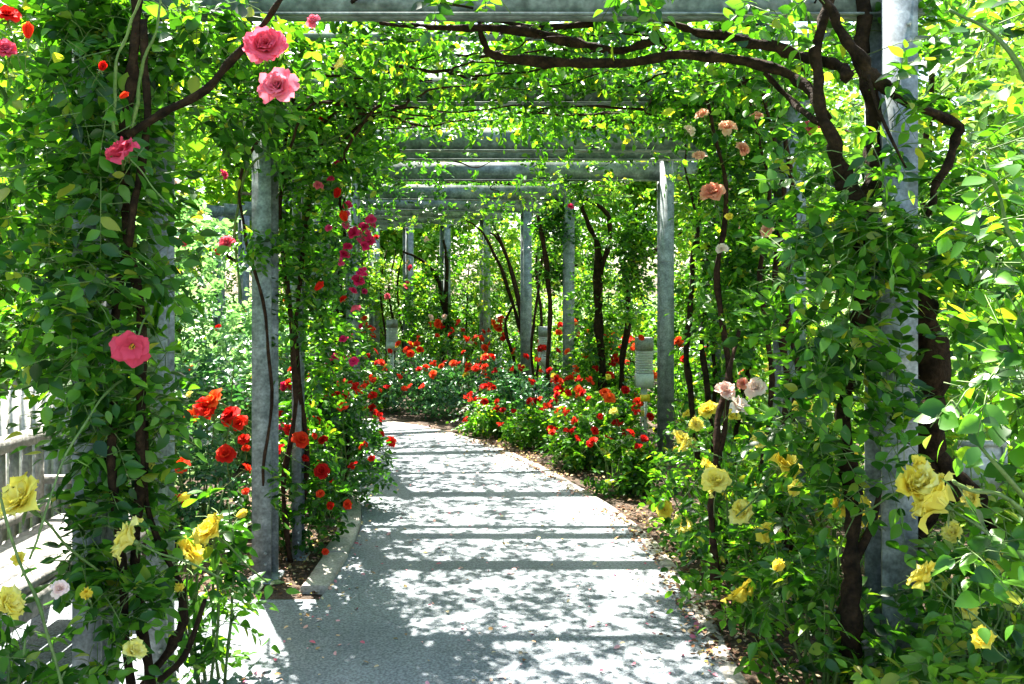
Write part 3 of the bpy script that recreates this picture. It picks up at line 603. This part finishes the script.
p = Plant('climbing_rose', (-1.0, 13.9, 0), 'dark arching climber with pale pink blooms on the far post', 'climber', 'climbing roses on the pergola', 'mid')
for q, w in [(((441,400,14),(444,350,14),(441,290,14),(432,270,14),(418,258,14),(404,252,13.6)), .035), (((458,400,14),(452,350,14),(446,300,14),(447,262,14),(443,240,14)), .04), (((470,400,14),(466,330,14),(470,260,14)), .02)]:
    p.stem(pts(*q), [w,w,w*.9,w*.8,w*.6,w*.5], 7, .008)
p.fol(blob(P(430,310,14.0), (.42,.3,.75), 420), leaf=.06); p.fol(blob(P(470,290,14.1), (.55,.3,.85), 460), leaf=.06); p.roof((-1.6,13.6,2.75), (1.0,.8,.14), 260, .2)
for x, y in [(481,307),(480,318),(445,318),(441,322),(489,240),(426,240),(499,318),(408,262),(488,332),(430,318),(470,345)]: p.bl(P(x,y,13.5), .11, random.choice(['blushc','blush']))
p.done()
p = Plant('climbing_rose', (-2.2, 15.1, 0), 'thin pale-leaved climber at the far left end of the pergola', 'climber', 'climbing roses on the pergola', 'light', BARKR)
for x in (383, 392, 400, 360): p.stem(pts((x,400,14.9),(x+3,340,14.9),(x-3,290,14.9),(x+4,250,14.8)), [.02,.018,.015,.01], 6, .006)
p.fol(blob(P(392,290,15.1), (.55,.3,.6), 330), leaf=.06); p.fol(blob(P(360,270,14.5), (.4,.3,.5), 200), leaf=.06)
for x, y in [(411,268),(407,285),(427,275),(388,297)]: p.bl(P(x,y,14.3), .10, 'pink')
p.done()

# ------------------------------------------------------------------ bushes
def bush(c, r, h, lab, mat, blooms, group, n=300, leaf=.05, tpl=LO, ncane=7, name='rose_bush', cat='rose bush', twig=False, placed=(), L=.13, cl=0., seedz=(.55, 1.05)):
    p = Plant(name, (c[0], c[1], 0), lab, cat, group, mat)
    pt = blob((c[0], c[1], h*.52), (r, r, h*.55), n, cl, 3.0, .55); p.fol(pt, leaf=leaf, L=L, tpl=tpl, flat=.55, twig=p.W if twig else None)
    for k in range(ncane):
        a = random.uniform(0, 6.28); e = random.uniform(.4, 1)*r
        top = (c[0]+math.cos(a)*e, c[1]+math.sin(a)*e, h*random.uniform(.75, 1.08))
        b0 = (c[0]+math.cos(a)*.05, c[1]+math.sin(a)*.05, 0.); mid = tuple(b0[i]*.45+top[i]*.55+random.uniform(-.04, .04) for i in range(3))
        p.cane([b0, mid, top], [.008, .006, .003])
    for (kinds, cnt, dm) in blooms:
        for k in range(cnt):
            a = -math.pi/2+random.uniform(-1.9, 1.9); e = random.choice((random.uniform(-.15, .7), random.uniform(.6, 1.45))); q = (r+.07)*random.uniform(.9, 1.12)
            p.bl((c[0]+math.cos(a)*math.cos(e)*q, c[1]+math.sin(a)*math.cos(e)*q, max(.12, h*.52+math.sin(e)*(h*.55+.10)*random.uniform(.9, 1.15))), random.uniform(*dm), random.choice(kinds))
    for x, y, Y, d, k in placed: p.bl(P(x, y, Y), d, k)
    p.done(); return p
GR = 'red rose bushes massed along the outer side of the path'
GY = 'yellow rose bushes in the right-hand bed'
GL = 'rose bushes in the left bed'
RB = (['redc','red','orangep','redc'], (.08,.125))
# right/outer bank, from far to near
far = [(-3.3,12.6,'low red rose bush at the vanishing bend of the path'),(-2.6,12.3,'red rose bush in front of the farthest grey post'),(-1.95,12.0,'orange-red rose bush by the white lamp at the far bend'),(-1.3,11.7,'scarlet rose bush under the dark arching climber'),
       (-.75,11.2,'blue-green rose bush with few red blooms at the bend of the kerb'),(-.15,10.7,'broad blue-green rose bush with scarlet tops beside the bend'),(.12,10.1,'red rose bush right in front of the slim brown-stemmed climber'),(.98,9.4,'dense scarlet rose bush before the fork-trunked climber'),(.80,8.35,'scarlet rose bush left of the broad fourth right post')]
for i, (x, y, lab) in enumerate(far):
    bush((x, y), .42, .62+.1*(i % 2), lab, 'blue' if i in (4, 5, 3, 6) else 'mid', [(RB[0], 13 if i in (4, 5) else 20, RB[1]), (['yellow'], 1, (.06,.08))], GR, 280, .052)
back = [(-2.55,14.2,'tall red roses behind the far white lamp'),(-1.0,13.2,'tall red roses between the two far grey posts'),(-.1,12.9,'orange roses standing behind the bare arching canes'),(.88,11.6,'tall scarlet roses behind the fifth right post'),(1.05,10.2,'tall orange-red roses around the louvred lamp'),(1.9,9.3,'red roses growing outside the pergola beyond the louvred lamp')]
for i, (x, y, lab) in enumerate(back):
    bush((x, y), .5, .95, lab, 'mid', [(['redc','orange','orangep','red'], 22, (.09,.13))], GR, 330, .055)
low = [(-.25,9.95,'low foliage mound with single crimson roses at the kerb of the bend'),(.25,9.2,'low rose mound with small crimson blooms left of the scarlet bush'),(.65,8.1,'low rose mound with orange-red blooms at the kerb'),(.84,7.2,'low green rose mound with one red bloom hanging over the kerb')]
for i, (x, y, lab) in enumerate(low):
    bush((x, y), .31, .38, lab, 'mid', [(['red','redc'], 7, (.07,.10))], GR, 300, .048)
# yellow, right bed
yl = [((2.0,7.3),.45,.85,'pale yellow rose bush in front of the broad fourth right post',3,[(614,413,7.6,.09,'yellow'),(688,415,7.3,.09,'yellow')],'light'),
      ((1.55,6.3),.5,.8,'yellow rose bush behind the blush blooms',7,[(690,445,6.3,.1,'yellow'),(676,452,6.2,.08,'yellow')],'mid'),
      ((1.25,5.35),.42,.7,'yellow rose bush whose two blooms lean over the kerb',2,[(665,511,5.2,.12,'yellow'),(681,527,5.1,.13,'yellow'),(720,487,5.0,.12,'yellowf'),(728,494,4.95,.1,'yellow')],'mid'),
      ((1.9,5.3),.5,.95,'tall yellow rose bush between the second post and the peach climber',7,[(800,411,4.9,.12,'yellow')],'light'),
      ((2.5,6.4),.6,1.0,'sunny yellow rose bush outside the second right post',8,[],'light'),
      ((1.2,4.35),.36,.72,'yellow rose bush with three blooms near the leaf litter',0,[(744,516,3.9,.13,'yellow'),(769,535,3.8,.12,'yellow'),(745,603,3.5,.15,'yellow'),(780,467,3.6,.16,'yellow'),(800,410,4.0,.12,'yellow'),(822,428,4.1,.11,'yellow'),(790,435,4.2,.10,'yellowf'),(706,470,4.1,.11,'yellow'),(690,446,4.3,.11,'yellow'),(678,440,4.4,.10,'yellow'),(716,484,4.0,.12,'yellowf'),(812,445,3.9,.11,'yellow'),(838,505,3.6,.12,'yellow'),(870,520,3.3,.08,'yellow'),(694,425,4.5,.09,'yellow'),(760,440,4.1,.09,'yellow'),(724,490,4.0,.13,'yellow'),(742,512,3.9,.11,'yellow')],'mid')]
for c, r, h, lab, cnt, pl, m in yl:
    bush(c, r, h, lab, m, [(['yellow','yellowf'], cnt, (.08,.11))], GY, 260, .05, placed=pl)
yn = [((1.22,3.55),.40,.70,'near leafy yellow rose bush at the foot of the gnarled trunk',[(792,495,3.5,.06,'ybud'),(776,570,3.3,.05,'ybud')],'mid'),
      ((1.60,3.05),.38,.78,'near yellow rose bush with a cluster of golden blooms',[(907,488,2.9,.14,'yellow'),(929,485,2.88,.13,'yellow'),(947,507,2.85,.17,'yellowf'),(916,468,2.95,.09,'yellow'),(860,505,3.2,.08,'yellow')],'mid'),
      ((1.35,2.75),.34,.48,'low near rose bush with one open yellow bloom',[(931,581,2.6,.12,'yellow'),(912,577,2.65,.03,'ybud')],'light'),
      ((2.05,3.7),.5,.95,'yellow rose bush outside the nearest right post',[(1000,560,3.1,.1,'yellow'),(965,610,3.0,.08,'yellow'),(955,535,3.2,.1,'yellow'),(850,500,3.6,.12,'yellow'),(975,500,3.3,.1,'yellow'),(845,455,3.7,.1,'yellow'),(1000,600,3.0,.07,'yellow')],'light'),
      ((1.72,2.45),.36,.62,'round-leaved rose bush filling the near right corner',[(985,640,2.4,.07,'yellow')],'mid')]
for c, r, h, lab, pl, m in yn:
    bush(c, r*.72, h*.92, lab, m, [], GY, 150, .060, HI, 9, twig=True, placed=pl, L=.16)
# big round leaves close at the right edge
p = Plant('leafy_shrub', (1.55, 2.3, 0), 'tall shrub with big round leaves at the near right edge', 'shrub', None, 'mid')
for q in [((1075,700,2.3),(1050,560,2.3),(1035,420,2.25),(1030,300,2.2)), ((1070,690,2.3),(1060,500,2.3),(1050,300,2.3),(1045,120,2.3),(1030,-40,2.25)), ((1060,540,2.3),(1000,470,2.2),(950,400,2.2)), ((1050,300,2.3),(1010,230,2.3),(985,160,2.3)), ((1050,120,2.3),(1000,40,2.3),(950,10,2.3)), ((1060,560,2.3),(1010,500,2.2),(970,490,2.15),(950,480,2.1))]:
    p.cane(pts(*q), [.009,.007,.005,.004])
for c, r, n in [(P(1020,210,2.3),(.06,.12,.22),16),(P(1015,330,2.3),(.07,.12,.16),18),(P(975,400,2.2),(.07,.1,.05),9),(P(1010,550,2.2),(.08,.12,.12),14),(P(1020,20,2.3),(.06,.12,.06),8),(P(1040,440,2.2),(.06,.1,.12),10),(P(1085,250,2.3),(.08,.2,.6),40)]:
    p.fol(blob(c, r, n, -.5), leaf=.056, L=.13, k=5, tpl=HI, twig=p.W, wid=1.3)
p.done()
# left bed
bush((-1.34,5.55), .30, .62, 'scarlet-flowered bush at the foot of the second left post', 'deep', [(['red'], 7, (.065,.085))], GL, 220, .046, placed=[(300,441,5.2,.13,'red'),(281,452,5.2,.11,'red'),(295,421,5.4,.06,'red'),(314,436,5.4,.05,'red'),(322,472,5.2,.10,'red'),(320,494,5.3,.055,'red'),(330,509,5.3,.05,'rbud'),(325,552,5.2,.05,'red'),(305,459,5.4,.055,'red')])
bush((-1.28,6.6), .33, .72, 'crimson rose bush spilling over the curved left kerb', 'deep', [(['red','redc'], 22, (.07,.095))], GL, 330, .046, placed=[(352,540,6.0,.05,'red'),(372,459,6.3,.06,'red'),(365,445,6.3,.05,'red'),(331,480,6.1,.08,'red')])
bush((-1.55,7.6), .38, .85, 'dense red rose bush further along the left kerb', 'deep', [(['red','redc','magenta'], 26, (.075,.10))], GL, 380, .046)
bush((-1.95,8.7), .42, .9, 'orange-red rose bush where the left kerb bends away', 'mid', [(['redc','orange'], 15, (.08,.10))], GL, 380, .05)
bush((-2.7,9.7), .45, .85, 'farthest red rose bush on the inner side of the bend', 'mid', [(['redc','orange'], 14, (.08,.11))], GL, 330, .052)
bush((-2.05,5.9), .42, 1.1, 'bright orange-red rose bush between the two left posts', 'blue', [], GL, 460, .046, placed=[(192,417,5.4,.11,'orangep'),(205,408,5.3,.14,'red'),(217,401,5.3,.15,'orangep'),(212,415,5.25,.12,'red'),(198,407,5.4,.07,'orangep'),(232,417,5.3,.14,'red'),(228,423,5.3,.06,'orangep'),(241,424,5.3,.12,'red'),(244,440,5.3,.09,'red'),(180,467,5.2,.14,'orangep'),(226,456,5.2,.13,'red'),(246,449,5.3,.06,'red'),(178,502,5.1,.10,'red'),(246,492,5.2,.05,'orangep'),(190,395,5.5,.05,'yellow'),(237,517,5.2,.05,'ybud'),(288,455,5.5,.04,'ybud')])
bush((-2.6,6.6), .75, 2.2, 'tall glossy shrub rose glinting behind the left posts', 'lit_pale', [(['yellow','blush'], 8, (.06,.08))], GL, 1100, .055, ncane=12, cl=.1)
bush((-2.3,8.3), .5, 1.4, 'tall green shrub rose behind the dense red bush', 'lit_pale', [(['red'], 8, (.06,.08))], GL, 1000, .055, ncane=10)
bush((-4.3,7.6), .7, 2.2, 'tall pale green shrub outside the left side of the pergola', 'light', [], None, 1300, .07, name='shrub', cat='shrub')
# yellow left foreground
bush((-1.22,3.65), .12, .72, 'yellow rose bush beside the left post by the open paving', 'mid', [], None, 60, .058, HI, 7, twig=True, L=.16, placed=[(215,534,3.4,.15,'yellow'),(185,556,3.4,.12,'yellowf'),(144,460,3.35,.09,'yellow'),(180,590,3.2,.04,'ybud'),(178,500,3.4,.03,'ybud')])
bush((-1.55,2.75), .20, .52, 'low yellow rose bush in the near left corner', 'mid', [], None, 80, .06, HI, 8, twig=True, L=.16, placed=[(26,505,2.7,.16,'yellow'),(135,542,2.85,.15,'yellow'),(4,607,2.55,.11,'yellow'),(132,654,2.9,.085,'yellow'),(87,597,2.7,.04,'ybud'),(20,560,2.7,.05,'yellow'),(60,590,2.6,.05,'blush')])
# strip of taller plants outside right row
for i, (x, y, r, h, m, lab) in enumerate([(2.5,4.6,.6,1.7,'light','tall pale green shrub outside the nearest right post'),(2.6,8.2,.6,1.5,'light','bright shrub beyond the second right post'),(3.2,6.4,.7,2.2,'tree','tall yellow-green shrub in full sun right of the pergola'),
                            (2.2,10.8,.6,1.8,'mid','leafy shrub behind the louvred lamp on the right'),(1.3,13.3,.7,1.9,'light','pale shrub beyond the fork-trunked climber'),(0.0,15.3,.7,1.8,'tree','pale yellow-green shrub beyond the bare arching canes'),(-1.4,16.6,.8,2.0,'light','light shrub beyond the far pink climber'),(-3.2,17.2,.9,2.2,'tree','light green shrub past the far left end of the pergola')]):
    bush((x, y), r, h, lab, m, [], None, 800, .065, name='shrub', cat='shrub', cl=.05)

# ------------------------------------------------------------------ small furniture
def lamp(x, y, Y, lab):
    b = P(x, y, Y); bx, by = b[0], b[1]; t = thing('bollard_lamp', (bx, by, 0), lab, 'bollard lamp', 'white louvred bollard lamps among the roses')
    m = MB(); m.tube([(bx, by, -.02), (bx, by, .62)], .035, 12, smooth=False); part('pole', m, LAMPW, t, True)
    m = MB(); m.box((bx, by, .69), (.085, .085, .07)); part('lamp_base', m, LAMPW, t)
    m = MB()
    for k in range(9): m.box((bx, by, .775+k*.025), (.082, .082, .008)) 
    for sx in (-1, 1):
        for sy in (-1, 1): m.box((bx+sx*.070, by+sy*.070, .875), (.006, .006, .115))
    part('louvre', m, LAMPW, t)
    m = MB(); m.box((bx, by, .875), (.045, .045, .113)); part('diffuser', m, LAMPW, t)
    m = MB(); m.box((bx, by, 1.055), (.084, .084, .064)); part('cap', m, GREYCAP, t)
lamp(644, 400, 9.1, 'white louvred bollard lamp just left of the broad fourth right post')
lamp(545, 400, 11.8, 'white louvred bollard lamp between the slim grey posts at centre')
lamp(392, 400, 14.6, 'small white bollard lamp far off between the two farthest left posts')
lamp(465, 400, 14.9, 'bollard lamp half hidden behind the pale pink climber')
def plant_tag(x, y, Y, lab):
    b = P(x, y, Y); t = thing('plant_label', (b[0], b[1], 0), lab, 'plant label', 'yellow plant labels in the beds')
    m = MB(); m.tube([(b[0], b[1]+.004, -.02), (b[0], b[1]+.004, b[2]-.03)], .004, 6, smooth=False); part('stake', m, GREYCAP, t)
    m = MB(); m.box((b[0], b[1]-.006, b[2]), (.045, .004, .032)); part('plate', m, TAGY, t)
plant_tag(645, 398, 8.4, 'small yellow plant label on a stake under the louvred lamp')
plant_tag(467, 373, 11.8, 'small yellow plant label in front of the far pale post')
# bench on the left
t = thing('park_bench', (-2.1, 3.8, 0), 'weathered grey wooden bench half hidden by leaves on the left', 'bench')
for k in range(4):
    m = MB(); m.box((-1.93-k*.11, 3.75, .44), (.048, .85, .018)); part('seat_board', m, BENCHW, t)
m = MB(); m.box((-1.88, 3.75, .37), (.018, .84, .045)); part('front_rail', m, BENCHW, t)
m = MB(); m.box((-2.36, 3.75, .88), (.025, .86, .035)); m.box((-2.36, 3.75, .52), (.02, .82, .025)); part('backrest_rail', m, BENCHW, t)
m = MB()
for k in range(14): m.box((-2.36, 3.0+k*.115, .70), (.009, .028, .145))
part('backrest', m, BENCHW, t)
for sx, hh in ((-1.90, .32), (-2.36, .42)):
    for yy in (2.98, 4.52):
        m = MB(); m.box((sx-(.0 if sx > -2 else 0), yy, hh/2-.0), (.028, .028, hh/2)); part('leg', m, BENCHW, t)
for yy in (2.93, 4.57):
    m = MB(); m.box((-2.12, yy, .64), (.27, .025, .018)); m.box((-1.9, yy, .53), (.022, .02, .09)); part('armrest', m, BENCHW, t)
# picket fence behind it
t = thing('picket_fence', (-2.85, 4, 0), 'white picket fence behind the wooden bench', 'fence')
m = MB(); m.box((-2.83, 3.2, .35), (.02, 3.0, .04)); m.box((-2.83, 3.2, .88), (.02, 3.0, .04)); part('rail', m, WHITEP, t)
m = MB()
for k in range(50):
    yy = .25+k*.12
    m.box((-2.80, yy, .55), (.010, .042, .50)); m.add([[-2.81, yy-.042, 1.05], [-2.79, yy-.042, 1.05], [-2.79, yy+.042, 1.05], [-2.81, yy+.042, 1.05], [-2.81, yy, 1.11], [-2.79, yy, 1.11]], [[1, 2, 3, 0]], [[0, 3, 4], [2, 1, 5]]); m.add([[-2.81, yy-.042, 1.05], [-2.79, yy-.042, 1.05], [-2.79, yy, 1.11], [-2.81, yy, 1.11]], [[0, 1, 2, 3]]); m.add([[-2.81, yy+.042, 1.05], [-2.79, yy+.042, 1.05], [-2.79, yy, 1.11], [-2.81, yy, 1.11]], [[3, 2, 1, 0]])
part('picket_row', m, WHITEP, t)
for yy in (.2, 2.2, 4.2, 6.2):
    m = MB(); m.box((-2.88, yy, .56), (.04, .04, .60)); part('post', m, WHITEP, t)
# white box sign at the right edge
t = thing('information_board', (1.95, 3.7, 0), 'white framed information board glimpsed behind leaves at right edge', 'sign')
b = P(982, 470, 4.0)
m = MB(); m.box((b[0], b[1], b[2]), (.085, .012, .11)); part('panel', m, WHITEP, t)
m = MB()
for sx, sz, hx, hz in ((0, .118, .10, .012), (0, -.118, .10, .012), (.092, 0, .010, .106), (-.092, 0, .010, .106)): m.box((b[0]+sx, b[1]-.003, b[2]+sz), (hx, .018, hz))
part('frame', m, GREYCAP, t)
m = MB(); m.box((b[0], b[1]+.03, b[2]/2), (.02, .015, b[2]/2)); part('leg', m, GREYCAP, t)

# ------------------------------------------------------------------ trees around
def tree(x, y, h, r, lab, n=2400, leaf=.15, mat='tree', trunk=.14):
    t = thing('tree', (x, y, 0), lab, 'tree', 'trees around the rose garden')
    m = MB(); m.tube([(x, y, -.1), (x+.05, y, h*.25), (x-.08, y+.05, h*.5), (x+.05, y, h*.85)], [trunk*1.2, trunk, trunk*.7, trunk*.2], 9, wob=.01)
    cents = []
    for k in range(9):
        a = k*2.4+random.random(); zz = h*random.uniform(.3, .85); rr = r*random.uniform(.45, .95)
        e = (x+math.cos(a)*rr, y+math.sin(a)*rr, zz+r*.25); m.tube([(x, y, zz*.8), ((x+e[0])/2, (y+e[1])/2, zz), e], [trunk*.4, trunk*.25, trunk*.08], 6, wob=.01); cents.append(e)
    part('trunk', m, BARKR, t, True)
    L = MB()
    for e in cents+[(x, y, h*.85), (x, y, h*.6)]:
        sprays(L, blob(e, (r*.55, r*.55, r*.42), n//11, 0, 1.0, .5), leaf=leaf, L=leaf*2.2, k=6, flat=.6)
    part('crown', L, G[mat], t)
TL = [(-2.4,20.5,5.6,2.1,'pale young tree filling the gap under the farthest beams',1),(2.6,19,5.6,2.1,'pale young tree seen right of the fork-trunked climber',1),(-5.2,18.5,5.4,2.0,'pale young tree beyond the far left end of the pergola',1),(-9,24,8,3.2,'broad light tree straight beyond the bend of the path',0),(-4,27,8.5,3.0,'light tree seen over the far end of the pergola',0),(2,29,8,3.0,'pale tree beyond the fork-trunked climber',0),(8,24,8,3.4,'yellow-green tree beyond the far right posts',0),
      (7,15,7,2.8,'sunlit tree right of the pergola beyond the added pale ground',0),(8.5,9,6.5,2.8,'bright tree to the right behind the second right post',0),(5.6,5.6,5.5,1.9,'near bright tree behind the information board',0),
      (-7,14,7.5,3.2,'leafy tree outside the bend on the left',1),(-6.6,8.5,6.5,2.5,'tree behind the tall shrubs on the left',1),(-6,4,6,2.3,'tree behind the white picket fence',1),(-13,18,8,3.5,'big tree far left of the bend',1)]
for x, y, h, r, lab, k in TL: tree(x, y, h, r, lab, mat='tree' if k == 0 else 'light')
# clipped hedge far behind
m = MB(); sprays(m, slab((1, 23, 1.6), (13, .5, 1.6), 6800, -.3, 2), leaf=.10, L=.2, k=6)
t = thing('hedge', (1, 23, 0), 'long light green hedge closing the garden behind the pergola', 'hedge'); part('foliage', m, G['tree'], t)
m = MB(); sprays(m, slab((-4.6, 5, 1.1), (.4, 8, 1.1), 3200, -.3, 2), leaf=.09, L=.18, k=6)
t = thing('hedge', (-4.6, 5, 0), 'green hedge behind the fence on the left', 'hedge'); part('foliage', m, G['mid'], t)

# ------------------------------------------------------------------ camera, light
cam = bpy.data.objects.new('camera', bpy.data.cameras.new('camera')); COL.objects.link(cam); sc.camera = cam
cam.location = (0, 0, HC); cam.rotation_euler = (math.pi/2, 0, 0)
cam.data.sensor_width = 36; cam.data.lens = 36*F/1024; cam.data.shift_y = -(342-HY)/1024; cam.data.clip_end = 1000; cam.data.clip_start = .05
SUN_EL, SUN_AZ = math.radians(58), math.radians(-24)     # azimuth measured from +Y towards +X
s = bpy.data.objects.new('sun', bpy.data.lights.new('sun', 'SUN')); COL.objects.link(s)
s.data.energy = 5; s.data.angle = math.radians(.53); s.data.color = (1, .95, .86)
dirv = Vector((math.sin(SUN_AZ)*math.cos(SUN_EL), math.cos(SUN_AZ)*math.cos(SUN_EL), math.sin(SUN_EL)))
s.rotation_euler = dirv.to_track_quat('Z', 'Y').to_euler()
w = bpy.data.worlds.new('World'); sc.world = w; w.use_nodes = True; N = w.node_tree.nodes; N.clear()
sky = N.new('ShaderNodeTexSky'); sky.sky_type = 'NISHITA'; sky.sun_disc = False; sky.sun_elevation = SUN_EL; sky.sun_rotation = SUN_AZ; sky.dust_density = 2.5
bg = N.new('ShaderNodeBackground'); bg.inputs[1].default_value = .09; o = N.new('ShaderNodeOutputWorld')
w.node_tree.links.new(sky.outputs[0], bg.inputs[0]); w.node_tree.links.new(bg.outputs[0], o.inputs[0])
sc.view_settings.view_transform = 'Standard'; sc.view_settings.look = 'None'; sc.view_settings.exposure = 2.75; sc.view_settings.gamma = 1; sc.view_settings.use_curve_mapping = False
sc.cycles.max_bounces = 7; sc.cycles.diffuse_bounces = 4; sc.cycles.glossy_bounces = 2; sc.cycles.transmission_bounces = 5; sc.cycles.transparent_max_bounces = 4
sc.cycles.caustics_reflective = False; sc.cycles.caustics_refractive = False
sc.cycles.use_denoising = True
sc.cycles.sample_clamp_indirect = 6
